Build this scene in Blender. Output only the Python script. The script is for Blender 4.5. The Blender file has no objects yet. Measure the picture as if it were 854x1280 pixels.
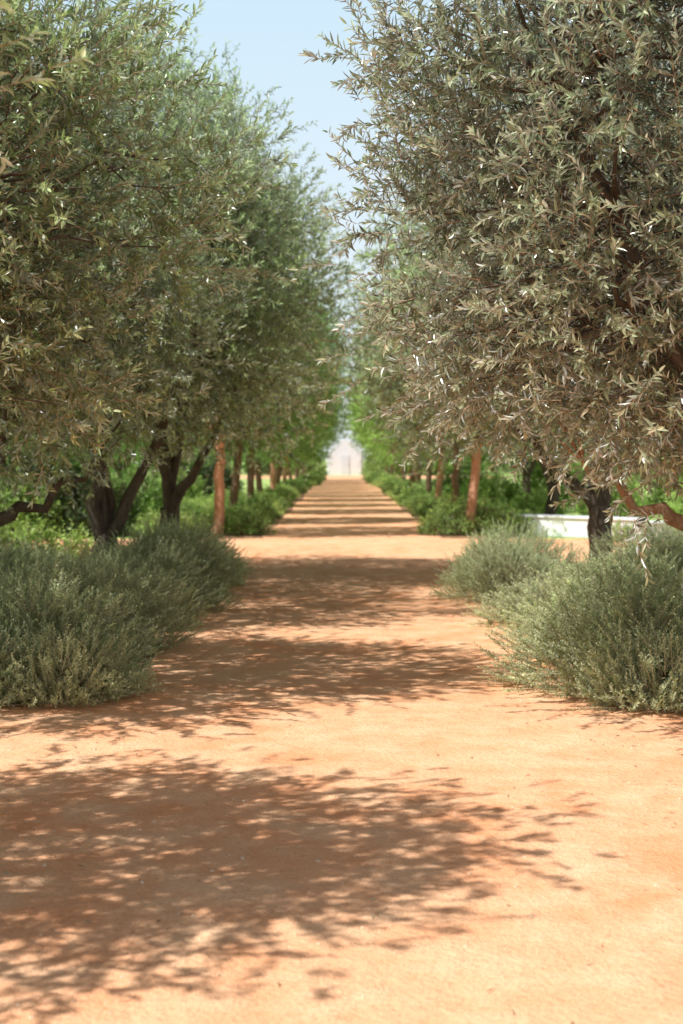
import bpy, math, random
import numpy as np
from mathutils import Vector

scene = bpy.context.scene
COL = scene.collection
scene.view_settings.view_transform = 'Standard'
scene.view_settings.look = 'None'
scene.view_settings.exposure = 0

# ------------------------------------------------------------------ materials
def new_mat(name):
    m = bpy.data.materials.new(name); m.use_nodes = True
    nt = m.node_tree; nt.nodes.clear()
    return m, nt

def N(nt, t, **kw):
    n = nt.nodes.new(t)
    for k, v in kw.items():
        setattr(n, k, v)
    return n

def mixcol(nt, fac, a, b, blend='MIX'):
    n = nt.nodes.new('ShaderNodeMix'); n.data_type = 'RGBA'; n.blend_type = blend
    for sock, val in ((n.inputs[0], fac), (n.inputs[6], a), (n.inputs[7], b)):
        if isinstance(val, bpy.types.NodeSocket): nt.links.new(val, sock)
        elif isinstance(val, (tuple, list)): sock.default_value = (*val, 1.0)
        else: sock.default_value = val
    return n.outputs[2]

def math_(nt, op, a, b):
    n = nt.nodes.new('ShaderNodeMath'); n.operation = op
    for s, v in ((n.inputs[0], a), (n.inputs[1], b)):
        if isinstance(v, bpy.types.NodeSocket): nt.links.new(v, s)
        else: s.default_value = v
    return n.outputs[0]

def maprange(nt, v, a, b, c=0.0, d=1.0):
    n = nt.nodes.new('ShaderNodeMapRange')
    nt.links.new(v, n.inputs[0])
    n.inputs[1].default_value = a; n.inputs[2].default_value = b
    n.inputs[3].default_value = c; n.inputs[4].default_value = d
    return n.outputs[0]

def noise(nt, scale, detail=3.0, rough=0.55, coord=None):
    n = nt.nodes.new('ShaderNodeTexNoise')
    n.inputs['Scale'].default_value = scale
    n.inputs['Detail'].default_value = detail
    n.inputs['Roughness'].default_value = rough
    if coord is not None: nt.links.new(coord, n.inputs['Vector'])
    return n.outputs['Fac']

def leaf_mat(name, a, b, under, brown, brown_lo=0.6, brown_hi=0.8, transl=0.25, rough=0.42, dark=0.45, tcol=None, spec=0.5, low=0.0, top=None):
    m, nt = new_mat(name)
    geo = N(nt, 'ShaderNodeNewGeometry')
    rnd = geo.outputs['Random Per Island']
    tone = N(nt, 'ShaderNodeAttribute', attribute_name='tone').outputs['Fac']
    sep = N(nt, 'ShaderNodeSeparateXYZ'); nt.links.new(geo.outputs['Position'], sep.inputs[0])
    c = mixcol(nt, rnd, a, b)
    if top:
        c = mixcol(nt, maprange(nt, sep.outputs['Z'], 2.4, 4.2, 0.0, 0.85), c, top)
    nz = noise(nt, 1.1, 2.0, 0.5, geo.outputs['Position'])
    bf = maprange(nt, nz, brown_lo, brown_hi)
    if low:
        bf = math_(nt, 'MAXIMUM', bf, maprange(nt, sep.outputs['Z'], 3.3, 1.8, 0.0, low))  # browner low in crown: dry leaves and branches, with bounce light painted in
    r2 = math_(nt, 'FRACT', math_(nt, 'MULTIPLY', rnd, 37.3), 0.0)
    c = mixcol(nt, math_(nt, 'MULTIPLY', bf, r2), c, brown)
    c = mixcol(nt, geo.outputs['Backfacing'], c, under)
    dk = maprange(nt, tone, 0.0, 1.0, dark, 1.15)  # tone darkens inner leaves (painted shade) and leaves near twig bases
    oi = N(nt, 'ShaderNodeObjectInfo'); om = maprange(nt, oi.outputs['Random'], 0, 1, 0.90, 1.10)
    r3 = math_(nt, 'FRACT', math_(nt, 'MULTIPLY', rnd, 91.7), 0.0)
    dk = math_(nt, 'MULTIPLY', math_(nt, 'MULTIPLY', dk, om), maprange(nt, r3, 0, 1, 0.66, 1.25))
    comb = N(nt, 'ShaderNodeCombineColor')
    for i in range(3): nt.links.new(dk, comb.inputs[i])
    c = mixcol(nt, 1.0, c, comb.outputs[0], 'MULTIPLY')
    p = N(nt, 'ShaderNodeBsdfPrincipled')
    nt.links.new(c, p.inputs['Base Color']); p.inputs['Roughness'].default_value = rough
    p.inputs['Specular IOR Level'].default_value = spec
    t = N(nt, 'ShaderNodeBsdfTranslucent')
    tc = mixcol(nt, 0.5, c, tcol if tcol else (a[0]*1.9, a[1]*2.3, a[2]*1.3))
    tc = mixcol(nt, 1.0, tc, comb.outputs[0], 'MULTIPLY')
    nt.links.new(tc, t.inputs['Color'])
    mx = N(nt, 'ShaderNodeMixShader'); mx.inputs[0].default_value = transl
    nt.links.new(p.outputs[0], mx.inputs[1]); nt.links.new(t.outputs[0], mx.inputs[2])
    o = N(nt, 'ShaderNodeOutputMaterial'); nt.links.new(mx.outputs[0], o.inputs['Surface'])
    return m

def bark_mat(name, a, b, scale=9.0, bump=0.6):
    m, nt = new_mat(name)
    tc = N(nt, 'ShaderNodeTexCoord')
    mp = N(nt, 'ShaderNodeMapping'); mp.inputs['Scale'].default_value = (1, 1, 0.3)
    nt.links.new(tc.outputs['Object'], mp.inputs['Vector'])
    n1 = noise(nt, scale, 5, 0.65, mp.outputs[0])
    n2 = noise(nt, scale*5, 4, 0.6, mp.outputs[0])
    c = mixcol(nt, maprange(nt, n1, 0.35, 0.65), a, b)
    c = mixcol(nt, maprange(nt, n2, 0.3, 0.7, 0, 0.5), c, (a[0]*0.4, a[1]*0.4, a[2]*0.4))
    p = N(nt, 'ShaderNodeBsdfPrincipled'); nt.links.new(c, p.inputs['Base Color'])
    p.inputs['Roughness'].default_value = 0.9
    bp = N(nt, 'ShaderNodeBump'); bp.inputs['Strength'].default_value = bump; bp.inputs['Distance'].default_value = 0.03
    nt.links.new(n2, bp.inputs['Height']); nt.links.new(bp.outputs[0], p.inputs['Normal'])
    o = N(nt, 'ShaderNodeOutputMaterial'); nt.links.new(p.outputs[0], o.inputs['Surface'])
    return m

def simple_mat(name, a, b, scale, rough=0.8, bump=0.2, dist=0.01, lo=0.35, hi=0.65):
    m, nt = new_mat(name)
    geo = N(nt, 'ShaderNodeNewGeometry')
    n1 = noise(nt, scale, 5, 0.6, geo.outputs['Position'])
    c = mixcol(nt, maprange(nt, n1, lo, hi), a, b)
    p = N(nt, 'ShaderNodeBsdfPrincipled'); nt.links.new(c, p.inputs['Base Color'])
    p.inputs['Roughness'].default_value = rough
    bp = N(nt, 'ShaderNodeBump'); bp.inputs['Strength'].default_value = bump; bp.inputs['Distance'].default_value = dist
    nt.links.new(n1, bp.inputs['Height']); nt.links.new(bp.outputs[0], p.inputs['Normal'])
    o = N(nt, 'ShaderNodeOutputMaterial'); nt.links.new(p.outputs[0], o.inputs['Surface'])
    return m

def sand_mat():
    m, nt = new_mat('sand')
    geo = N(nt, 'ShaderNodeNewGeometry'); P = geo.outputs['Position']
    big = noise(nt, 0.35, 3, 0.5, P); med = noise(nt, 2.6, 6, 0.65, P)
    fine = noise(nt, 60, 4, 0.7, P); grit = noise(nt, 190, 2, 0.6, P)
    c = mixcol(nt, maprange(nt, big, 0.35, 0.65), (0.88, 0.385, 0.185), (0.94, 0.50, 0.275))
    c = mixcol(nt, maprange(nt, med, 0.36, 0.68, 0, 0.9), c, (0.98, 0.645, 0.405))
    c = mixcol(nt, maprange(nt, fine, 0.50, 0.72, 0, 0.5), c, (0.58, 0.21, 0.10))
    c = mixcol(nt, maprange(nt, grit, 0.60, 0.75, 0, 0.5), c, (0.42, 0.17, 0.09))
    p = N(nt, 'ShaderNodeBsdfPrincipled'); nt.links.new(c, p.inputs['Base Color'])
    p.inputs['Roughness'].default_value = 0.95; p.inputs['Specular IOR Level'].default_value = 0.1
    vor = N(nt, 'ShaderNodeTexVoronoi'); vor.inputs['Scale'].default_value = 38; nt.links.new(P, vor.inputs['Vector'])
    b1 = N(nt, 'ShaderNodeBump'); b1.inputs['Strength'].default_value = 0.6; b1.inputs['Distance'].default_value = 0.07
    nt.links.new(med, b1.inputs['Height'])
    b2 = N(nt, 'ShaderNodeBump'); b2.inputs['Strength'].default_value = 0.8; b2.inputs['Distance'].default_value = 0.012
    nt.links.new(fine, b2.inputs['Height']); nt.links.new(b1.outputs[0], b2.inputs['Normal'])
    b3 = N(nt, 'ShaderNodeBump'); b3.inputs['Strength'].default_value = 0.35; b3.inputs['Distance'].default_value = 0.006
    nt.links.new(vor.outputs['Distance'], b3.inputs['Height']); nt.links.new(b2.outputs[0], b3.inputs['Normal'])
    nt.links.new(b3.outputs[0], p.inputs['Normal'])
    o = N(nt, 'ShaderNodeOutputMaterial'); nt.links.new(p.outputs[0], o.inputs['Surface'])
    return m

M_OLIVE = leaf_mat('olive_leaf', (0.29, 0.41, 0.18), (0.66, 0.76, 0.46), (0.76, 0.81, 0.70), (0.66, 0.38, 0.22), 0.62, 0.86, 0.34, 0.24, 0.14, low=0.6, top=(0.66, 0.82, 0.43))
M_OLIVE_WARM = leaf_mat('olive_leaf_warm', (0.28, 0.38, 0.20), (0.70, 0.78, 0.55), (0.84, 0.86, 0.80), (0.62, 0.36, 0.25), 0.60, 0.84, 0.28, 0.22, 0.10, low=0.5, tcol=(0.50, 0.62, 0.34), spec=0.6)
M_GREEN = leaf_mat('tree_leaf_green', (0.21, 0.39, 0.09), (0.48, 0.67, 0.22), (0.48, 0.60, 0.31), (0.25, 0.32, 0.12), 0.6, 0.9, 0.40, 0.38, 0.28)
M_LIME = leaf_mat('tree_leaf_light', (0.38, 0.60, 0.14), (0.60, 0.78, 0.27), (0.50, 0.64, 0.30), (0.4, 0.46, 0.14), 0.6, 0.9, 0.44, 0.5, 0.45)
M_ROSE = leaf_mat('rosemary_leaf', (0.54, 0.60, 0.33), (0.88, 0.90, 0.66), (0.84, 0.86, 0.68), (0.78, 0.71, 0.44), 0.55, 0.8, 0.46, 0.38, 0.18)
M_ROSE_Y = leaf_mat('rosemary_leaf_pale', (0.66, 0.67, 0.38), (0.86, 0.84, 0.54), (0.80, 0.80, 0.6), (0.80, 0.67, 0.38), 0.5, 0.7, 0.42, 0.5, 0.28)
M_SHRUB = leaf_mat('shrub_leaf', (0.21, 0.40, 0.07), (0.45, 0.65, 0.17), (0.38, 0.5, 0.2), (0.34, 0.36, 0.11), 0.6, 0.9, 0.38, 0.4, 0.16)
M_SHRUB_L = leaf_mat('shrub_leaf_bright', (0.44, 0.64, 0.16), (0.72, 0.84, 0.32), (0.56, 0.69, 0.31), (0.68, 0.64, 0.2), 0.5, 0.9, 0.46, 0.4, 0.22)
M_SHRUB_D = leaf_mat('shrub_leaf_shaded', (0.055, 0.10, 0.035), (0.11, 0.17, 0.055), (0.14, 0.2, 0.1), (0.12, 0.11, 0.05), 0.5, 0.9, 0.2, 0.5, 0.3)  # shrub leaf darkened, canopy shade put into the colour
M_BARK = bark_mat('olive_bark', (0.100, 0.070, 0.053), (0.21, 0.155, 0.115))
M_BARK_O = bark_mat('orange_bark', (0.55, 0.27, 0.15), (0.68, 0.40, 0.25))
M_BARK_B = bark_mat('brown_bark', (0.24, 0.14, 0.09), (0.36, 0.23, 0.15))
M_TWIG = simple_mat('twig', (0.34, 0.20, 0.13), (0.50, 0.35, 0.24), 20, 0.8)
M_STEM = simple_mat('rosemary_stem', (0.36, 0.30, 0.18), (0.52, 0.45, 0.29), 20, 0.9)
M_SAND = sand_mat()
M_SOIL = simple_mat('soil', (0.24, 0.13, 0.07), (0.42, 0.23, 0.12), 5, 0.95, 0.8, 0.04)
M_GRASS = simple_mat('lawn', (0.27, 0.43, 0.11), (0.50, 0.62, 0.21), 1.2, 0.9, 0.6, 0.05)
M_WHITE = simple_mat('whitewash', (0.82, 0.87, 0.93), (0.87, 0.92, 0.97), 3, 0.7, 0.1)
M_ROOF = simple_mat('pale_roof', (0.74, 0.77, 0.81), (0.80, 0.83, 0.86), 12, 0.9, 0.5, 0.03)
M_DOOR = simple_mat('painted_wood', (0.72, 0.79, 0.86), (0.76, 0.83, 0.90), 8, 0.5)
M_GLASS = simple_mat('dark_metal', (0.20, 0.24, 0.28), (0.24, 0.28, 0.32), 2, 0.1, 0.0)
M_PEB = simple_mat('pebble', (0.62, 0.36, 0.20), (0.85, 0.66, 0.48), 25, 0.85)
M_LITTER = leaf_mat('dry_leaf', (0.24, 0.13, 0.06), (0.5, 0.36, 0.2), (0.5, 0.42, 0.28), (0.3, 0.15, 0.08), 0.5, 0.8, 0.1, 0.6, 0.9, tcol=(0.3, 0.2, 0.1))

# ------------------------------------------------------------------ mesh helpers
class MB:
    """quad mesh builder (numpy)"""
    def __init__(s): s.V = []; s.F = []; s.M = []; s.T = []; s.n = 0
    def add(s, V, F, mi=0, tone=1.0):
        V = np.asarray(V, float).reshape(-1, 3); F = np.asarray(F, int).reshape(-1, 4)
        s.V.append(V); s.F.append(F + s.n); s.M.append(np.full(len(F), mi))
        s.T.append(np.broadcast_to(np.asarray(tone, float), (len(V),)).copy()); s.n += len(V)
    def mesh(s, name, mats, smooth=False):
        V = np.concatenate(s.V); F = np.concatenate(s.F); M = np.concatenate(s.M); T = np.concatenate(s.T)
        me = bpy.data.meshes.new(name)
        me.vertices.add(len(V)); me.vertices.foreach_set('co', V.astype(np.float32).ravel())
        me.loops.add(F.size); me.loops.foreach_set('vertex_index', F.astype(np.int32).ravel())
        me.polygons.add(len(F)); me.polygons.foreach_set('loop_start', np.arange(0, F.size, 4, dtype=np.int32))
        for m in mats: me.materials.append(m)
        me.polygons.foreach_set('material_index', M.astype(np.int32))
        me.polygons.foreach_set('use_smooth', np.full(len(F), smooth, dtype=bool))
        at = me.attributes.new('tone', 'FLOAT', 'POINT'); at.data.foreach_set('value', T.astype(np.float32))
        me.update(calc_edges=True)
        return me

def nrm(v): return v / (np.linalg.norm(v, axis=-1, keepdims=True) + 1e-9)
SUNV = np.array([-0.42, -0.32, 0.85])   # leaves turn towards the light

def tube(mb, pts, radii, sides=8, mi=0, rng=None, gnarl=0.0):
    pts = np.asarray(pts, float); radii = np.asarray(radii, float); n = len(pts)
    tan = nrm(np.gradient(pts, axis=0))
    ref = np.array([0.3, 0.9, 0.1]); 
    a = nrm(np.cross(tan, ref)); b = np.cross(tan, a)
    ang = np.linspace(0, 2*np.pi, sides, endpoint=False)
    r = radii[:, None] * np.ones((n, sides))
    if gnarl and rng is not None:
        ph = rng.uniform(0, 6.28, 3)
        r = r * (1 + gnarl*np.sin(3*ang[None] + ph[0] + np.arange(n)[:, None]*0.5) + gnarl*0.6*np.sin(5*ang[None]+ph[1] - np.arange(n)[:, None]*0.7) + rng.normal(0, gnarl*0.25, (n, sides)))
    V = pts[:, None] + r[..., None]*(np.cos(ang)[None, :, None]*a[:, None] + np.sin(ang)[None, :, None]*b[:, None])
    i = np.arange(n-1)[:, None]*sides; j = np.arange(sides)[None]; k = (j+1) % sides
    F = np.stack([i+j, i+k, i+sides+k, i+sides+j], -1)
    mb.add(V, F, mi, 1.0)

def curve(p0, p1, n, rng, wob, sag=0.0):
    t = np.linspace(0, 1, n)[:, None]
    p = p0*(1-t) + p1*t
    w = rng.normal(0, wob, (n, 3)); w[0] = 0; w[-1] = 0
    p = p + w; p[:, 2] += sag*(4*t*(1-t))[:, 0]
    return p

def add_leaves(mb, P, D, U, L, W, tone, mi=0, six=True, droop=0.12):
    S = nrm(np.cross(D, U)); U = np.cross(S, D)
    L = L[:, None]; W = W[:, None]; n = len(P)
    if six:
        b = P; t = P + D*L - U*L*droop
        l1 = P + D*L*0.32 + S*W*0.5 + U*W*0.16; r1 = P + D*L*0.32 - S*W*0.5 + U*W*0.16
        l2 = P + D*L*0.70 + S*W*0.36 + U*(W*0.12 - L*droop*0.4); r2 = P + D*L*0.70 - S*W*0.36 + U*(W*0.12 - L*droop*0.4)
        V = np.stack([b, l1, l2, t, r2, r1], 1).reshape(-1, 3)
        i = np.arange(n)[:, None]*6
        F = np.concatenate([i+np.array([[0, 1, 2, 3]]), i+np.array([[0, 3, 4, 5]])], 1).reshape(-1, 4)
        mb.add(V, F, mi, np.repeat(tone, 6))
    else:
        V = np.stack([P, P + D*L*0.5 + S*W*0.5, P + D*L - U*L*droop, P + D*L*0.5 - S*W*0.5], 1).reshape(-1, 3)
        F = (np.arange(n)[:, None]*4 + np.array([[0, 1, 2, 3]]))
        mb.add(V, F, mi, np.repeat(tone, 4))

def add_twigs(mb, rng, P0, T, LT, nl, leaf_l, leaf_w, spread=50, tone=None, six=True, twig_r=0.003, stem_mi=1, bend=0.15, jit=0.35, up=0.25, dens_pow=1.0, taper=0.4):
    n = len(P0)
    T = nrm(T)
    ref = nrm(rng.normal(size=(n, 3))); A = nrm(np.cross(T, ref)); B = np.cross(T, A)
    bendv = nrm(rng.normal(size=(n, 3)) + np.array([0, 0, 0.3]))*bend
    def pos(s):
        return P0[:, None] + (T[:, None]*s[..., None] + bendv[:, None]*(s[..., None]**2)) * LT[:, None, None]
    k = nl
    s = (np.linspace(0.08, 1.0, k)**dens_pow)[None] + rng.uniform(-0.03, 0.03, (n, k))
    p = pos(s)
    az = (np.arange(k) % 2)*np.pi + (np.arange(k)//2 % 2)*np.pi/2
    az = az[None] + rng.uniform(0, 6.28, (n, 1)) + rng.normal(0, 0.4, (n, k))
    rad = np.cos(az)[..., None]*A[:, None] + np.sin(az)[..., None]*B[:, None]
    sp = np.radians(spread)*(1.1 - 0.45*s) + rng.normal(0, 0.2, (n, k))
    Tt = nrm(T[:, None] + 2*bendv[:, None]*s[..., None])
    D = nrm(np.cos(sp)[..., None]*Tt + np.sin(sp)[..., None]*rad + rng.normal(0, jit*0.4, (n, k, 3)))
    U = nrm(np.sin(sp)[..., None]*Tt - np.cos(sp)[..., None]*rad + SUNV*up + rng.normal(0, jit, (n, k, 3)))
    L = leaf_l*rng.uniform(0.6, 1.2, (n, k))*(1 - taper*np.clip(s-0.6, 0, 1)); W = leaf_w*rng.uniform(0.75, 1.2, (n, k))
    if tone is None: tn = np.ones((n, k))
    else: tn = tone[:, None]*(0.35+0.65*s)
    add_leaves(mb, p.reshape(-1, 3), D.reshape(-1, 3), U.reshape(-1, 3), L.ravel(), W.ravel(), tn.ravel(), 0, six)
    ss = np.tile(np.array([[0, 0.5, 1.0]]), (n, 1)); q = pos(ss)
    ang = np.array([0, 2.094, 4.189]); rr = twig_r*np.array([1.0, 0.75, 0.3])
    V = q[:, :, None] + rr[None, :, None, None]*(np.cos(ang)[None, None, :, None]*A[:, None, None] + np.sin(ang)[None, None, :, None]*B[:, None, None])
    base = np.arange(n)[:, None, None]*9
    F = []
    for i in range(2):
        for j in range(3):
            F.append([i*3+j, i*3+(j+1) % 3, (i+1)*3+(j+1) % 3, (i+1)*3+j])
    F = base + np.array(F)[None]
    mb.add(V, F, stem_mi, 1.0)

# ------------------------------------------------------------------ tree generator
def make_tree(seed, height=5.2, radius=2.4, bottom=1.55, n_clump=170, tw=36, nl=16, leaf=(0.070, 0.0165), twig=0.22,
              fork=0.9, trunk_r=0.15, limbs=None, shoots=150, six=True, sigma=0.22, yr=1.0, lean=(0, 0), shl=(0.16, 0.38), wood_lean=(0, 0), outw=0.75, rmax=0.58, twr=0.0022):
    rng = np.random.default_rng(seed)
    cz = (height+bottom)/2; rz = (height-bottom)/2
    C = np.array([lean[0], lean[1], cz]); R = np.array([radius, radius*yr, rz])
    ph = rng.uniform(0, 6.28, 9)
    def lump(d):
        return 1 + 0.08*np.sin(3*d[:, 0]*2+ph[0]+2*d[:, 2]) + 0.08*np.sin(5*d[:, 1]+ph[1]+3*d[:, 0]) + 0.06*np.sin(7*d[:, 2]+ph[2]+4*d[:, 1])
    i_ = np.arange(n_clump) + 0.5
    phi = np.arccos(1 - 2*i_/n_clump); th = np.pi*(1+5**0.5)*i_
    d = np.stack([np.cos(th)*np.sin(phi), np.sin(th)*np.sin(phi), np.cos(phi)], 1)
    d = nrm(d + rng.normal(0, 0.12, d.shape))
    rr = 0.36 + rmax*rng.uniform(0, 1, n_clump)**0.42
    lm = lump(d)
    fl = 1 + 0.16*np.clip(-d[:, 2], 0, 1)
    cc = C + d*R*(rr*lm)[:, None]*np.stack([fl, fl, np.ones_like(fl)], 1)
    low = cc[:, 2] < bottom+0.12; cc[low, 2] = bottom + 0.12 + rng.uniform(0, 0.35, low.sum())
    wood = MB()
    fk = np.array([rng.normal(0, 0.05)+wood_lean[0], rng.normal(0, 0.05)+wood_lean[1], fork])
    nseg = 9
    tp = curve(np.array([0, 0, -0.08]), fk, nseg, rng, trunk_r*0.16)
    tr = trunk_r*(0.92 + 0.6*np.exp(-np.linspace(0, 5, nseg)*1.6)) ; tr[-1] *= 1.05
    tube(wood, tp, tr, 12, 0, rng, 0.09)
    if limbs is None:
        a0 = rng.uniform(0, 6.28); limbs = [(a0 + i*6.283/5 + rng.normal(0, 0.25), rng.uniform(0.35, 0.6), rng.uniform(0.0, 0.5)) for i in range(5)]
    LP = []
    for (az, rad, zf) in limbs:
        end = np.array([C[0]+math.cos(az)*R[0]*rad, C[1]+math.sin(az)*R[1]*rad, cz + rz*(zf-0.15)])
        pts = curve(fk - np.array([0, 0, 0.08]), end, 10, rng, 0.045, -0.05)
        rad_ = np.linspace(trunk_r*0.62, trunk_r*0.16, 10)
        tube(wood, pts, rad_, 8, 0, rng, 0.07)
        LP.append(pts[3:])
    LP = np.concatenate(LP)
    for c in cc:
        dd = np.linalg.norm(LP - c, axis=1) + np.maximum(0, LP[:, 2]-c[2])*0.5
        p0 = LP[np.argmin(dd)]
        ln = np.linalg.norm(c-p0)
        tube(wood, curve(p0, c, 6, rng, 0.03+0.02*ln, 0.05*ln), np.linspace(0.008+0.008*ln, 0.0035, 6), 4, 0)
    wood_me = wood.mesh('trunk_mesh', [M_BARK], True)
    mb = MB()
    ci = np.repeat(np.arange(n_clump), tw)
    off = rng.normal(0, sigma, (len(ci), 3))*np.array([1, 1, 0.85])
    P0 = cc[ci] + off
    dens = rng.uniform(0.45, 1.0, n_clump)
    keep = rng.uniform(0, 1, len(ci)) < dens[ci]
    keep &= P0[:, 2] > bottom-0.25
    P0 = P0[keep]; off = off[keep]; ci = ci[keep]
    outd = nrm((P0 - C)/R)
    T = nrm(outd*outw + nrm(off)*0.5 + rng.normal(0, 0.45, P0.shape) + np.array([0, 0, 0.12]))
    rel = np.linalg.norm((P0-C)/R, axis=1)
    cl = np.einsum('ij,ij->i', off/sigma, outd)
    tone = np.clip(-0.15 + 1.12*rel + 0.14*cl, 0.08, 1.0)*rng.uniform(0.8, 1.0, len(P0))  # tone falls towards the crown centre, painting shade into the gaps
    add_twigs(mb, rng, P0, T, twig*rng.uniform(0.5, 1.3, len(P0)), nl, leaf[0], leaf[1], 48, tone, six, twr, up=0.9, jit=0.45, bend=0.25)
    if shoots:
        d = nrm(rng.normal(size=(shoots, 3)) + np.array([0, 0, 0.55]))
        P = C + d*R*(lump(d)*rng.uniform(0.85, 0.98, shoots))[:, None]
        P[:, 2] = np.maximum(P[:, 2], bottom)
        T = nrm(d*0.6 + rng.normal(0, 0.35, d.shape) + np.array([0, 0, 0.75]))
        add_twigs(mb, rng, P, T, rng.uniform(shl[0], shl[1], shoots), int(nl*1.6), leaf[0], leaf[1], 50, np.ones(shoots), six, 0.003, up=0.6)
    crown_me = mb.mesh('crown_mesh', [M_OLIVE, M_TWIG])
    return wood_me, crown_me

def place_tree(x, y, meshes, rot=0.0, s=1.0, name='olive_tree', label='', cat='tree', group='', leafm=None, barkm=None, sz=None):
    e = bpy.data.objects.new(name, None); e.empty_display_size = 0.3
    e.location = (x, y, 0); e.rotation_euler = (0, 0, rot); e.scale = (s, s, sz if sz else s)
    COL.objects.link(e)
    e['label'] = label; e['category'] = cat
    if group: e['group'] = group
    for nm, me, om in (('trunk', meshes[0], barkm), ('crown', meshes[1], leafm)):
        o = bpy.data.objects.new(nm, me); o.parent = e; COL.objects.link(o)
        if om:
            o.material_slots[0].link = 'OBJECT'; o.material_slots[0].material = om
    return e

near_L = make_tree(11, 4.9, 2.00, 1.80, 230, 26, 15, yr=0.74, shoots=0, outw=0.1, twig=0.17, sigma=0.24, rmax=0.54)
near_M = make_tree(12, 5.2, 2.40, 1.42, 200, 40, 16, leaf=(0.078, 0.0185), yr=0.82, shoots=50, outw=0.55, twig=0.23, sigma=0.22, twr=0.0028)
near_R = make_tree(13, 5.3, 2.50, 1.38, 270, 48, 18, leaf=(0.070, 0.0155), twig=0.23, yr=0.9, shoots=90, shl=(0.2, 0.40), trunk_r=0.13, outw=0.7, sigma=0.20, twr=0.0025)
near_S = make_tree(14, 5.8, 2.45, 1.45, 210, 40, 15, leaf=(0.076, 0.018), yr=0.85, shoots=100, fork=0.95, trunk_r=0.14, lean=(-0.2, 0),
                   limbs=[(3.2, 0.42, -0.80), (0.4, 0.5, 0.3), (1.6, 0.5, 0.4), (4.5, 0.5, 0.3), (2.6, 0.45, 0.5)])
mid_A = make_tree(21, 6.7, 2.45, 1.50, 190, 34, 13, (0.088, 0.021), 0.28, fork=0.65, trunk_r=0.145,
                  limbs=[(0.15, 0.55, -0.1), (3.0, 0.15, 0.3), (1.7, 0.4, 0.5), (4.6, 0.3, 0.4)], sigma=0.26, yr=0.80)
mid_B = make_tree(22, 6.1, 2.40, 1.50, 170, 34, 13, (0.088, 0.021), 0.28, fork=0.85, trunk_r=0.145,
                  limbs=[(3.0, 0.5, -0.55), (0.5, 0.2, 0.4), (1.7, 0.4, 0.5), (4.3, 0.3, 0.4)], sigma=0.26, yr=0.80)
far_A = make_tree(31, 7.3, 2.40, 1.50, 150, 21, 10, (0.14, 0.042), 0.32, fork=2.0, trunk_r=0.105, shoots=90, six=False, sigma=0.28, yr=0.76, wood_lean=(0.2, 0))
far_B = make_tree(32, 7.5, 2.45, 1.50, 150, 21, 10, (0.14, 0.042), 0.32, fork=2.0, trunk_r=0.105, shoots=90, six=False, sigma=0.28, yr=0.76, wood_lean=(-0.22, 0))
far_C = make_tree(33, 5.5, 2.4, 1.6, 110, 18, 9, (0.15, 0.05), 0.34, fork=1.0, trunk_r=0.13, shoots=60, six=False, sigma=0.3)

G = 'olive trees lining the sandy walk'
L1 = 'grey-green olive tree with dense crown beside the sandy walk'
place_tree(-3.22, 4.58, near_L, 0.0, 1.0, label=L1, group=G)
place_tree(-3.42, 9.45, near_M, 0.0, 1.0, label=L1, group=G)
place_tree(-3.70, 13.9, near_S, 3.3, 1.0, label=L1, group=G, sz=0.98)
place_tree(-2.92, 17.4, mid_A, 0.0, 1.0, label='olive tree with low forked dark trunk behind rosemary', group=G)
place_tree(-2.42, 19.4, mid_B, 2.6, 0.96, label='olive tree with dark trunk at the edge of crossing path', group=G, sz=1.08)
place_tree(2.60, 8.7, near_R, 0.1, 1.0, label='silvery olive tree with overhanging reddish-brown twigs', group=G, leafm=M_OLIVE_WARM)
place_tree(3.40, 12.9, near_S, 0.0, 1.0, label='olive tree with low orange-barked side branch above rosemary', group=G, barkm=M_BARK_O, leafm=M_OLIVE_WARM)
place_tree(3.40, 18.7, mid_B, 0.0, 1.12, label='olive tree with crooked forked grey-brown trunk above rosemary', group=G)

G2 = 'bare-trunked trees along the far walk'
rnd = random.Random(5)
y = 29.3; i = 0
while y < 106:
    jl = rnd.uniform(-0.25, 0.25); jr = rnd.uniform(-0.25, 0.25)
    lm = M_GREEN if (y > 33) else M_OLIVE
    bl = M_BARK_O if i in (0, 4, 7) else M_BARK_B
    sp = 0.0 if y < 55 else 0.30
    xl = -2.60 if i == 0 else -2.60-sp+jl*0.6
    xr = 2.62 if i == 0 else 2.76+sp+jr*0.6
    place_tree(xl, y+jl, far_A if i % 2 else far_B, rnd.uniform(-0.3, 0.3)+ (3.14 if i % 3 == 0 else 0), rnd.uniform(0.95, 1.05), name='avenue_tree',
               label='green leafy tree with bare orange-brown trunk beside low hedging', group=G2, leafm=lm, barkm=bl)
    rm = M_LIME if (45 < y < 90) else M_OLIVE
    br = M_BARK_O if i in (0, 2, 6) else M_BARK_B
    place_tree(xr, y+jr+0.2, far_B if i % 2 else far_A, rnd.uniform(-0.3, 0.3)+(3.14 if i % 3 == 1 else 0), rnd.uniform(0.90, 1.0), name='avenue_tree',
               label='light green leafy tree with bare orange-brown trunk' if rm is M_LIME else 'grey-green leafy tree with bare orange-brown trunk',
               group=G2, leafm=rm, barkm=br)
    y += 5.8; i += 1
G3 = 'garden trees behind the walk'
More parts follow.
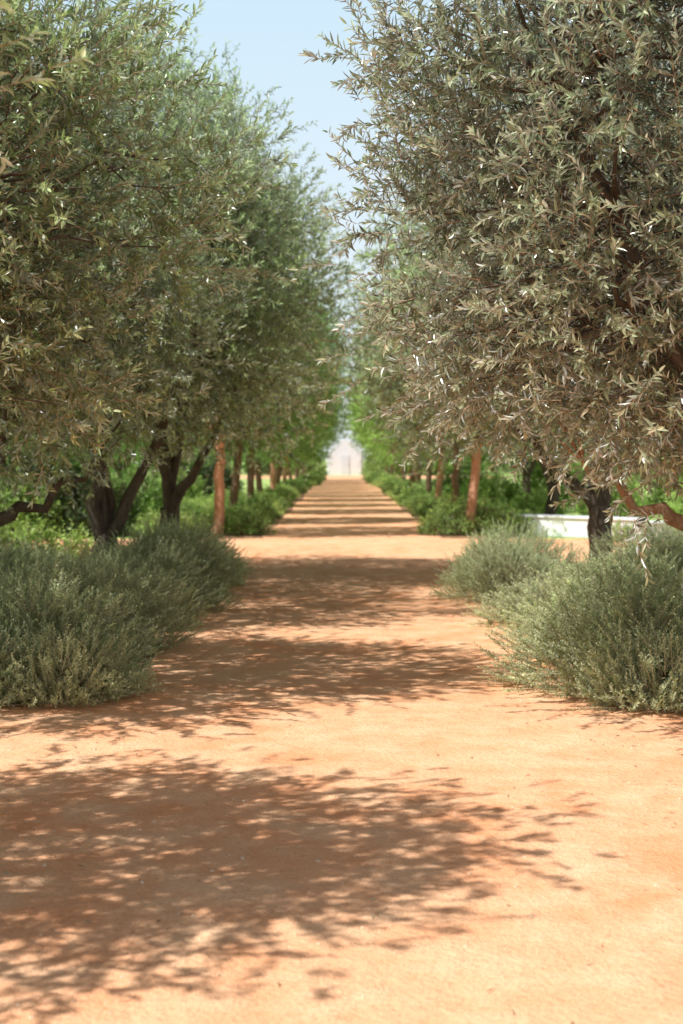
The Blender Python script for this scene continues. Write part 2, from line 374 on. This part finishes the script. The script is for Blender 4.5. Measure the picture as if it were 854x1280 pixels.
for (x, y) in [(-7.6, 16.5), (-7.9, 22), (-7.4, 30), (-7.8, 36), (-7.5, 43), (-8, 51), (-12.5, 34), (-13, 43), (-8, 60), (-12, 55),
               (4.6, 31.2), (8.6, 42), (5.8, 45), (9.3, 52), (8.0, 60), (13, 46), (14, 58), (9, 70), (-9, 72)]:
    place_tree(x, y, far_C, rnd.uniform(0, 6.28), rnd.uniform(0.9, 1.1), name='garden_tree', label='shady garden tree with slim brown trunk over shrubs',
               group=G3, leafm=M_OLIVE if x > 0 else M_GREEN)

# ------------------------------------------------------------------ rosemary
def make_rosemary(seed, r=0.85, h=0.8, n=1500, needles=30):
    rng = np.random.default_rng(seed); mb = MB()
    ph = rng.uniform(0, 6.28, 6)
    d = nrm(rng.normal(size=(n, 3))); d[:, 2] = np.abs(d[:, 2])*1.05 - 0.06; d = nrm(d)
    az = np.arctan2(d[:, 1], d[:, 0])
    lump = 1 + 0.13*np.sin(3*az+ph[0]) + 0.10*np.sin(5*az+ph[1]+3*d[:, 2]) + 0.09*np.sin(6*d[:, 2]+ph[2]+2*az)
    rr = np.where(rng.uniform(0, 1, n) < 0.25, rng.uniform(0.25, 0.6, n), rng.uniform(0.64, 0.88, n))
    P = d*np.array([r, r, h])*(rr*lump)[:, None]
    P[:, 2] = np.maximum(P[:, 2], 0.03)
    T = nrm(d*np.array([0.95, 0.95, 0.6]) + np.array([0, 0, 0.48]) + rng.normal(0, 0.28, (n, 3)))
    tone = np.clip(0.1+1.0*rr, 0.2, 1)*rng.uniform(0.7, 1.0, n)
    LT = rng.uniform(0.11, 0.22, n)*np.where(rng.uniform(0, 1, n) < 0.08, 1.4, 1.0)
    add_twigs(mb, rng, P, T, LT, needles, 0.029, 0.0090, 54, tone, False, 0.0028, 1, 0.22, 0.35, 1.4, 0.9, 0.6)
    for k in range(40):
        dd = nrm(rng.normal(size=3)); dd[2] = abs(dd[2])+0.3; e = dd*np.array([r, r, h])*0.6
        tube(mb, curve(np.array([dd[0]*0.08, dd[1]*0.08, -0.02]), e, 5, rng, 0.02), np.linspace(0.012, 0.004, 5), 5, 1)
    return mb.mesh('rosemary_mesh', [M_ROSE, M_STEM])

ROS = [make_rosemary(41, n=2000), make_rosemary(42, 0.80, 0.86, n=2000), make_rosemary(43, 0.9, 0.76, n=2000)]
ros_small = make_rosemary(44, 0.5, 0.36, 850, 28)
def place(me, x, y, name, label, cat, group='', rot=0, s=(1, 1, 1), mat=None):
    o = bpy.data.objects.new(name, me); o.location = (x, y, 0); o.rotation_euler = (0, 0, rot); o.scale = s
    COL.objects.link(o); o['label'] = label; o['category'] = cat
    if group: o['group'] = group
    if mat: o.material_slots[0].link = 'OBJECT'; o.material_slots[0].material = mat
    return o
GR = 'rosemary bushes bordering the walk'
LR = 'bushy grey-green rosemary with upright stems beside orange sand'
k = 0
for (cx, ys) in ((-2.15, [10.0, 11.6, 13.2, 14.8, 16.3, 17.8, 19.0]), (-3.7, [10.4, 12.0, 13.5, 15.1, 16.6]), (-5.1, [12.7, 14.6, 16.4]),
                 (2.28, [10.05, 11.7]), (2.05, [15.9, 17.5]), (3.8, [10.2, 11.8]), (3.7, [15.6, 17.2]), (5.4, [14.5, 16.5, 18.3])):
    for yy in ys:
        xx = cx + rnd.uniform(-0.12, 0.12)
        s = rnd.uniform(0.90, 1.09)
        zz = s*rnd.uniform(0.80, 0.95)
        if cx < -3: zz *= 0.80
        if cx == 2.28: s = 1.20; zz = 0.90
        if cx == 3.8: zz = 0.80
        if cx in (2.05, 3.7): zz = s*0.92
        place(ROS[k % 3], xx, yy+rnd.uniform(-0.1, 0.1), 'rosemary_bush', LR, 'bush', GR, rnd.uniform(-1.0, 1.0), (s, s, zz)); k += 1
place(ros_small, 2.0, 13.6, 'rosemary_bush', LR, 'bush', GR, 1.0, (1.2, 1.2, 1.0))
place(ros_small, 3.2, 13.6, 'rosemary_bush', LR, 'bush', GR, -1.0, (1.3, 1.2, 1.1))
place(ros_small, -1.85, 9.35, 'rosemary_bush', 'low sprawling yellowish-green rosemary clump on sand edge', 'bush', GR, 0.5, (1, 0.9, 1), M_ROSE_Y)
place(ros_small, -2.6, 9.3, 'rosemary_bush', LR, 'bush', GR, -0.6, (1.1, 1, 1.2))
place(ros_small, 2.05, 9.15, 'rosemary_bush', LR, 'bush', GR, 0.2, (1.1, 0.9, 1.1))

# ------------------------------------------------------------------ leafy shrubs
def make_shrub(seed, r, h, n, nl, leaf, tw=0.22):
    rng = np.random.default_rng(seed); mb = MB(); ph = rng.uniform(0, 6.28, 6)
    d = nrm(rng.normal(size=(n, 3))); d[:, 2] = np.abs(d[:, 2]); az = np.arctan2(d[:, 1], d[:, 0])
    lump = 1 + 0.12*np.sin(3*az+ph[0]) + 0.10*np.sin(4*az+ph[1]+5*d[:, 2]) + 0.08*np.sin(8*d[:, 2]+ph[2]+3*az)
    rr = rng.uniform(0.35, 1, n)**0.5*0.9
    P = d*np.array([r, r, h])*(rr*lump)[:, None]; P[:, 2] = np.maximum(P[:, 2], 0.03)
    T = nrm(d + np.array([0, 0, 0.35]) + rng.normal(0, 0.4, (n, 3)))
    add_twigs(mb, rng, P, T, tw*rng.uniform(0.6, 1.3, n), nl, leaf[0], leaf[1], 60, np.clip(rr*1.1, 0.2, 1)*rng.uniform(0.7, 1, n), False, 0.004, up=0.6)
    for kk in range(14):
        dd = nrm(rng.normal(size=3)); dd[2] = abs(dd[2])+0.4
        tube(mb, curve(np.array([dd[0]*0.05, dd[1]*0.05, -0.03]), dd*np.array([r, r, h])*0.6, 5, rng, 0.02), np.linspace(0.02, 0.006, 5), 5, 1)
    return mb.mesh('shrub_mesh', [M_SHRUB, M_TWIG])
low = [make_shrub(51, 0.75, 0.5, 420, 9, (0.075, 0.032), 0.2), make_shrub(52, 0.8, 0.55, 420, 9, (0.075, 0.032), 0.2)]
big = [make_shrub(53, 1.2, 1.7, 700, 9, (0.13, 0.06), 0.32), make_shrub(54, 1.4, 1.5, 700, 9, (0.13, 0.06), 0.32)]
leafy = make_shrub(55, 0.6, 0.75, 130, 8, (0.12, 0.06), 0.3)
GS = 'low green shrubs edging the far walk'
yy = 30.1; k = 0
place(low[0], -3.55, 29.0, 'low_shrub', 'low mounded green shrub in garden bed', 'shrub', GS, 0.4, (0.9, 0.9, 0.9), M_SHRUB_L)
place(low[1], -2.0, 29.6, 'low_shrub', 'low mounded green shrub edging the sandy walk', 'shrub', GS, 0.4, (0.6, 0.7, 0.8))
place(low[1], 2.05, 29.5, 'low_shrub', 'low mounded green shrub edging the sandy walk', 'shrub', GS, 0.4, (0.6, 0.7, 0.8))
place(low[0], 3.45, 29.3, 'low_shrub', 'low mounded green shrub in garden bed', 'shrub', GS, 1.4, (0.7, 0.8, 0.9))
while yy < 110:
    for sx in (-1, 1):
        cx = -2.5 if sx < 0 else 2.75
        s = rnd.uniform(0.80, 1.12)
        if yy > 80: cx -= sx*0.35
        m = M_SHRUB_L if rnd.random() < 0.55 else None
        place(low[k % 2], cx+rnd.uniform(-0.12, 0.12), yy, 'low_shrub', 'low mounded green shrub edging the sandy walk', 'shrub', GS, rnd.uniform(0, 6.28), (s, s, s*rnd.uniform(0.7, 1.1)), m)
        if yy < 50 and not (sx > 0 and yy < 31.5) and rnd.random() < 0.75:
            place(low[(k+1) % 2], cx+sx*1.45+rnd.uniform(-0.15, 0.15), yy+0.3, 'low_shrub', 'low mounded green shrub in garden bed', 'shrub', GS, rnd.uniform(0, 6.28), (s, s, s*rnd.uniform(0.5, 0.85)), M_SHRUB_L if rnd.random() < 0.6 else None)
        k += 1
    yy += 1.45 if yy < 50 else 1.9
GB = 'leafy garden shrubs beyond the walk'
BR = 'bright yellow-green leafy plant beside crossing path'
for (x, y, z) in [(-4.9, 20.4, 0.85), (-4.3, 20.2, 0.75), (-5.5, 20.9, 1.0), (-3.9, 20.9, 0.65), (-6.2, 20.3, 0.9)]:
    place(leafy, x, y, 'leafy_plant', BR, 'plant', 'bright leafy plants by the crossing path', rnd.uniform(0, 6.28), (z, z, z), M_SHRUB_L)
for (x, y, z) in [(5.3, 27.2, 0.45), (6.5, 26.9, 0.5), (8.6, 27.0, 0.8)]:
    place(leafy, x, y, 'leafy_plant', 'green leafy plant in front of low white wall', 'plant', 'bright leafy plants by the crossing path', rnd.uniform(0, 6.28), (z, z, z), M_SHRUB if z > 0.72 else M_SHRUB_L)
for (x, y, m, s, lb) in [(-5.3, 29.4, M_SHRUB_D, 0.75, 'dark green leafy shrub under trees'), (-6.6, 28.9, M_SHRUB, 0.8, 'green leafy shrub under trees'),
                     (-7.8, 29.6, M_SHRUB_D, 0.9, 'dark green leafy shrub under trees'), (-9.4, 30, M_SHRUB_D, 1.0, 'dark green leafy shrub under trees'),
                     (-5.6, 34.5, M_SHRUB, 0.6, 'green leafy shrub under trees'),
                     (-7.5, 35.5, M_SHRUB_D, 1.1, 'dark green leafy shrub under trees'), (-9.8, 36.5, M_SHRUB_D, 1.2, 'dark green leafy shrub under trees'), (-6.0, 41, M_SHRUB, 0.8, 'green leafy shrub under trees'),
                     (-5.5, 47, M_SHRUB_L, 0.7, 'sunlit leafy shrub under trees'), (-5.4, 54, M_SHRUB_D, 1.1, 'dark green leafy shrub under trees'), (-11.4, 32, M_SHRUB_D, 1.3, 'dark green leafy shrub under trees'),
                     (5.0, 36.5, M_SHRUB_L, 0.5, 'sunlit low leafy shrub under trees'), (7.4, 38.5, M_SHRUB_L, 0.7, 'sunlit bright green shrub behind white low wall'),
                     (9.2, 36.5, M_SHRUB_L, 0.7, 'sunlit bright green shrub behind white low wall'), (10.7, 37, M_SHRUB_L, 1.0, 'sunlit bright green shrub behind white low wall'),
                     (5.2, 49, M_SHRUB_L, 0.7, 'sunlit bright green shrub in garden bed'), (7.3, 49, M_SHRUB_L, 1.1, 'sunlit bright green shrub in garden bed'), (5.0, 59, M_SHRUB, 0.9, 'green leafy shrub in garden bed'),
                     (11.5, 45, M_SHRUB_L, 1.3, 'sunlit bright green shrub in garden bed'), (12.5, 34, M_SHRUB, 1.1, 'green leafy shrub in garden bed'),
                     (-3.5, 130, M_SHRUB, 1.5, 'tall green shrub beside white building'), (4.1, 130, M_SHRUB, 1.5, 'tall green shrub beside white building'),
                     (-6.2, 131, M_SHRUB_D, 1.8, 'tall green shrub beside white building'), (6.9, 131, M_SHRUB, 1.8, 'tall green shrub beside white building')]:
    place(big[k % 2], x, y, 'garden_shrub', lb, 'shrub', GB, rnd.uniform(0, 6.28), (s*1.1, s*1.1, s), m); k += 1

# distant woodland mass
rng = np.random.default_rng(71); mb = MB()
pts = []
def belt(x0, y0, x1, y1, n, h, w):
    t = rng.uniform(0, 1, n); hh = h*(0.72+0.28*np.sin(t*31+x0)*np.sin(t*17+y0))
    z = hh*rng.uniform(0, 1, n)**0.8
    pts.append(np.stack([x0+(x1-x0)*t+rng.normal(0, w, n), y0+(y1-y0)*t+rng.normal(0, w, n), z], 1))
belt(-19, 15, -19, 150, 3600, 6.5, 1.6); belt(20, 15, 20, 150, 3600, 6.0, 1.6)
belt(-20, 150, -7.0, 146, 900, 6, 1.3); belt(8, 146, 20, 150, 900, 5.5, 1.3); belt(-60, 165, -10, 165, 900, 3.0, 1.5); belt(10, 165, 60, 165, 900, 3.0, 1.5)
P = np.concatenate(pts); T = nrm(rng.normal(size=P.shape)+np.array([0, 0, 0.5]))
add_twigs(mb, rng, P, T, rng.uniform(0.5, 1.0, len(P)), 9, 0.42, 0.2, 60, rng.uniform(0.5, 1, len(P)), False, 0.01)
o = bpy.data.objects.new('distant_woodland', mb.mesh('distant_woodland', [M_SHRUB, M_TWIG])); COL.objects.link(o)
o['kind'] = 'stuff'; o['label'] = 'belt of green trees enclosing the garden'; o['category'] = 'trees'

# ------------------------------------------------------------------ ground
def sheet(name, x0, x1, y0, y1, z, mat):
    me = bpy.data.meshes.new(name); me.from_pydata([(x0, y0, z), (x1, y0, z), (x1, y1, z), (x0, y1, z)], [], [(0, 1, 2, 3)])
    me.materials.append(mat); o = bpy.data.objects.new(name, me); COL.objects.link(o)
    o['kind'] = 'structure'; return o
o = sheet('ground', -600, 600, -100, 1500, 0.0, M_GRASS); o['label'] = 'green lawn and soil ground around the walk'; o['category'] = 'ground'
for nm, a in (('planting_bed', (-7.5, -1.0, 8.7, 21.0)), ('planting_bed', (1.3, 7.5, 8.7, 21.0)), ('planting_bed', (-3.2, -1.0, 27.0, 111)), ('planting_bed', (1.3, 3.6, 27.0, 111))):
    o = sheet(nm, *a, 0.004, M_SOIL); o['label'] = 'brown soil planting bed beside sandy walk'; o['category'] = 'garden bed'
rng = np.random.default_rng(81)
ys = np.concatenate([np.arange(-12, 8.6, 0.5), np.arange(8.6, 29, 0.12), np.arange(29, 134, 0.6)])
def sstep(a, b, t): 
    t = np.clip((t-a)/(b-a), 0, 1); return t*t*(3-2*t)
wide = np.clip((1-sstep(8.75, 9.25, ys)) + sstep(20.0, 20.5, ys)*(1-sstep(27.6, 28.2, ys)) + 0.4*sstep(111, 113, ys), 0, 1)  # last term: sand apron added to bounce warm light onto the white building
wob = lambda s: np.convolve(rng.normal(0, 0.09, len(ys)+8), np.ones(9)/9, 'valid')*2
lft = -1.62*(1-wide) - 30*wide + wob(0); rgt = 1.95*(1-wide) + 30*wide + wob(0)
V = []; F = []
for a, yv in enumerate(ys):
    V += [(lft[a], yv, 0.009), (rgt[a], yv, 0.009)]
    if a: F.append((2*a-2, 2*a-1, 2*a+1, 2*a))
me = bpy.data.meshes.new('path'); me.from_pydata(V, [], F); me.materials.append(M_SAND)
o = bpy.data.objects.new('path', me); COL.objects.link(o); o['kind'] = 'structure'; o['label'] = 'compacted orange sandy garden path'; o['category'] = 'path'

# pebbles and fallen leaves
rng = np.random.default_rng(91)
mb = MB(); n = 2200
px = rng.uniform(-3.2, 3.2, n); py = 3.2 + rng.uniform(0, 1, n)**1.6*16
sz = rng.gamma(2.0, 0.0012, n)+0.0012
ang = rng.uniform(0, 6.28, n)
box = np.array([[-1, -1, 0], [1, -0.8, 0], [0.9, 1, 0], [-0.9, 0.9, 0], [-0.6, -0.6, 0.9], [0.6, -0.5, 1.0], [0.5, 0.6, 0.8], [-0.6, 0.5, 0.9]], float)
V = np.repeat(box[None], n, 0)*(1+rng.normal(0, 0.15, (n, 8, 3)))*sz[:, None, None]*np.array([1.2, 0.9, 0.7])
c, s_ = np.cos(ang)[:, None], np.sin(ang)[:, None]
X = V[..., 0]*c - V[..., 1]*s_ + px[:, None]; Y = V[..., 0]*s_ + V[..., 1]*c + py[:, None]
V = np.stack([X, Y, V[..., 2]+0.009], -1)
Fq = np.array([[4, 5, 6, 7], [0, 1, 5, 4], [1, 2, 6, 5], [2, 3, 7, 6], [3, 0, 4, 7]])
mb.add(V, np.arange(n)[:, None, None]*8 + Fq[None], 0)
o = bpy.data.objects.new('pebbles', mb.mesh('pebbles', [M_PEB])); COL.objects.link(o); o['kind'] = 'stuff'; o['label'] = 'small pebbles scattered on orange sand'; o['category'] = 'pebbles'
mb = MB(); n = 1100
side = rng.choice([-1, 1], n); px = np.where(rng.uniform(0, 1, n) < 0.75, side*(1.7-rng.exponential(0.3, n)), rng.uniform(-2.6, 2.6, n)); py = 3.3+rng.uniform(0, 1, n)**1.0*17
P = np.stack([px, py, np.full(n, 0.014)], 1); a = rng.uniform(0, 6.28, n)
D = np.stack([np.cos(a), np.sin(a), rng.uniform(-0.02, 0.15, n)], 1); U = nrm(np.stack([rng.normal(0, .3, n), rng.normal(0, .3, n), rng.choice([-1, 1], n)], 1))
add_leaves(mb, P, nrm(D), U, rng.uniform(0.02, 0.045, n), rng.uniform(0.005, 0.010, n), np.ones(n), 0, True, 0.02)
o = bpy.data.objects.new('fallen_leaves', mb.mesh('fallen_leaves', [M_LITTER])); COL.objects.link(o); o['kind'] = 'stuff'; o['label'] = 'dry narrow leaves fallen on the sand'; o['category'] = 'leaf litter'

# ------------------------------------------------------------------ low white wall
import bmesh
def boxes_mesh(name, boxes, mats, bev=0.02):
    bm = bmesh.new()
    for (c, d, rz) in boxes:
        r = bmesh.ops.create_cube(bm, size=1.0)
        vs = r['verts']
        for v in vs:
            x, y_, z = v.co.x*d[0], v.co.y*d[1], v.co.z*d[2]
            v.co = (c[0]+x*math.cos(rz)-y_*math.sin(rz), c[1]+x*math.sin(rz)+y_*math.cos(rz), c[2]+z)
    if bev: bmesh.ops.bevel(bm, geom=bm.edges[:], offset=bev, segments=2, affect='EDGES')
    me = bpy.data.meshes.new(name); bm.to_mesh(me); bm.free()
    for m in mats: me.materials.append(m)
    return me
wall = bpy.data.objects.new('garden_wall', None); wall.location = (5.9, 28.0, 0); COL.objects.link(wall)
wall['label'] = 'low whitewashed garden wall with flat coping'; wall['category'] = 'wall'
w1 = bpy.data.objects.new('wall_base', boxes_mesh('wall_base', [((-1.25, 0.75, 0.19), (3.2, 0.35, 0.38), -0.75), ((2.4, -0.45, 0.16), (4.6, 0.35, 0.32), -0.05)], [M_WHITE])); w1.parent = wall; COL.objects.link(w1)
w2 = bpy.data.objects.new('coping', boxes_mesh('coping', [((-1.25, 0.75, 0.41), (3.26, 0.43, 0.06), -0.75), ((2.4, -0.45, 0.35), (4.66, 0.43, 0.06), -0.05)], [M_WHITE])); w2.parent = wall; COL.objects.link(w2)

# ------------------------------------------------------------------ white building at the end of the walk
bd = bpy.data.objects.new('white_building', None); bd.location = (0.2, 134, 0); COL.objects.link(bd)
bd['label'] = 'small whitewashed gabled building closing the walk'; bd['category'] = 'building'
def child(name, me, parent, label=None):
    o = bpy.data.objects.new(name, me); o.parent = parent; COL.objects.link(o)
    if label: o['label'] = label
    return o
body = child('wall', boxes_mesh('bwall', [((0, 2.5, 1.0), (3.4, 5.0, 2.0), 0)], [M_WHITE], 0.03), bd)
prof = [(-1.5, 0)]
for t in np.linspace(0, 1, 7): prof.append((-1.5+0.55*t, 2.1+0.5*math.sin(t*1.57)))
for t in np.linspace(0, math.pi, 11): prof.append((-0.8*math.cos(t), 2.75+0.62*math.sin(t)))
for t in np.linspace(1, 0, 7): prof.append((1.5-0.55*t, 2.1+0.5*math.sin(t*1.57)))
prof.append((1.5, 0))
bm = bmesh.new()
f = bm.faces.new([bm.verts.new((a, -0.25, b)) for a, b in prof])
e = bmesh.ops.extrude_face_region(bm, geom=[f]); 
for v in [g for g in e['geom'] if isinstance(g, bmesh.types.BMVert)]: v.co.y += 0.55
bmesh.ops.recalc_face_normals(bm, faces=bm.faces[:])
me = bpy.data.meshes.new('gable'); bm.to_mesh(me); bm.free(); me.materials.append(M_WHITE); child('gable', me, bd)
bm = bmesh.new()
v = [bm.verts.new(c) for c in [(-1.85, -0.2, 2.01), (1.85, -0.2, 2.01), (1.85, 5.2, 2.01), (-1.85, 5.2, 2.01), (-1.5, 2.5, 3.0), (1.5, 2.5, 3.0)]]
for q in [(0, 1, 5, 4), (2, 3, 4, 5), (1, 2, 5), (3, 0, 4), (3, 2, 1, 0)]: bm.faces.new([v[a] for a in q])
me = bpy.data.meshes.new('roof'); bm.to_mesh(me); bm.free(); me.materials.append(M_ROOF); child('roof', me, bd)
dr = child('door', boxes_mesh('door', [((0, -0.28, 0.95), (0.8, 0.06, 1.9), 0)], [M_DOOR], 0.01), bd)
child('handle', boxes_mesh('handle', [((0.3, -0.33, 1.0), (0.04, 0.05, 0.14), 0)], [M_GLASS], 0.005), dr)

# ------------------------------------------------------------------ light
el = math.radians(57); az = math.radians(-122)
sd = Vector((math.sin(az)*math.cos(el), math.cos(az)*math.cos(el), math.sin(el)))
sun = bpy.data.lights.new('sun', 'SUN'); sun.energy = 5.0; sun.angle = math.radians(0.53); sun.color = (1.0, 0.985, 0.95)
so = bpy.data.objects.new('sun', sun); so.rotation_euler = (-sd).to_track_quat('-Z', 'Y').to_euler(); so.location = (-20, 0, 30); COL.objects.link(so)
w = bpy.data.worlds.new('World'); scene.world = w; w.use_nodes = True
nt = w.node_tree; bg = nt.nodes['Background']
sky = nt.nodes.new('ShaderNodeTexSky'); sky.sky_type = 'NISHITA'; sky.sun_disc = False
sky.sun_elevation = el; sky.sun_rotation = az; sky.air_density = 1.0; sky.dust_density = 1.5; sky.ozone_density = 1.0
tcn = nt.nodes.new('ShaderNodeTexCoord'); sx = nt.nodes.new('ShaderNodeSeparateXYZ'); nt.links.new(tcn.outputs['Generated'], sx.inputs[0])
hz = maprange(nt, sx.outputs['Z'], 0.30, 0.44, 1.0, 0.0)
hz2 = maprange(nt, sx.outputs['Z'], 0.02, 0.32, 1.0, 0.0)
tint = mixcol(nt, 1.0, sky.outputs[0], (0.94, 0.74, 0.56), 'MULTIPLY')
pale = mixcol(nt, hz2, (6.3, 8.3, 9.9), (8.8, 9.5, 9.8))
haze = mixcol(nt, hz, tint, pale)
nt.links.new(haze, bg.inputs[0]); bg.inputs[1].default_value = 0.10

# ------------------------------------------------------------------ camera
cam = bpy.data.cameras.new('camera'); cam.sensor_fit = 'VERTICAL'; cam.sensor_height = 36; cam.lens = 50
cam.clip_end = 3000; cam.clip_start = 0.05
cam.dof.use_dof = True; cam.dof.focus_distance = 7.6; cam.dof.aperture_fstop = 2.6; cam.dof.aperture_blades = 0
co = bpy.data.objects.new('camera', cam); co.location = (0, 0, 1.6); co.rotation_euler = (math.radians(90-2.16), 0, math.radians(0.06)); COL.objects.link(co)
scene.camera = co
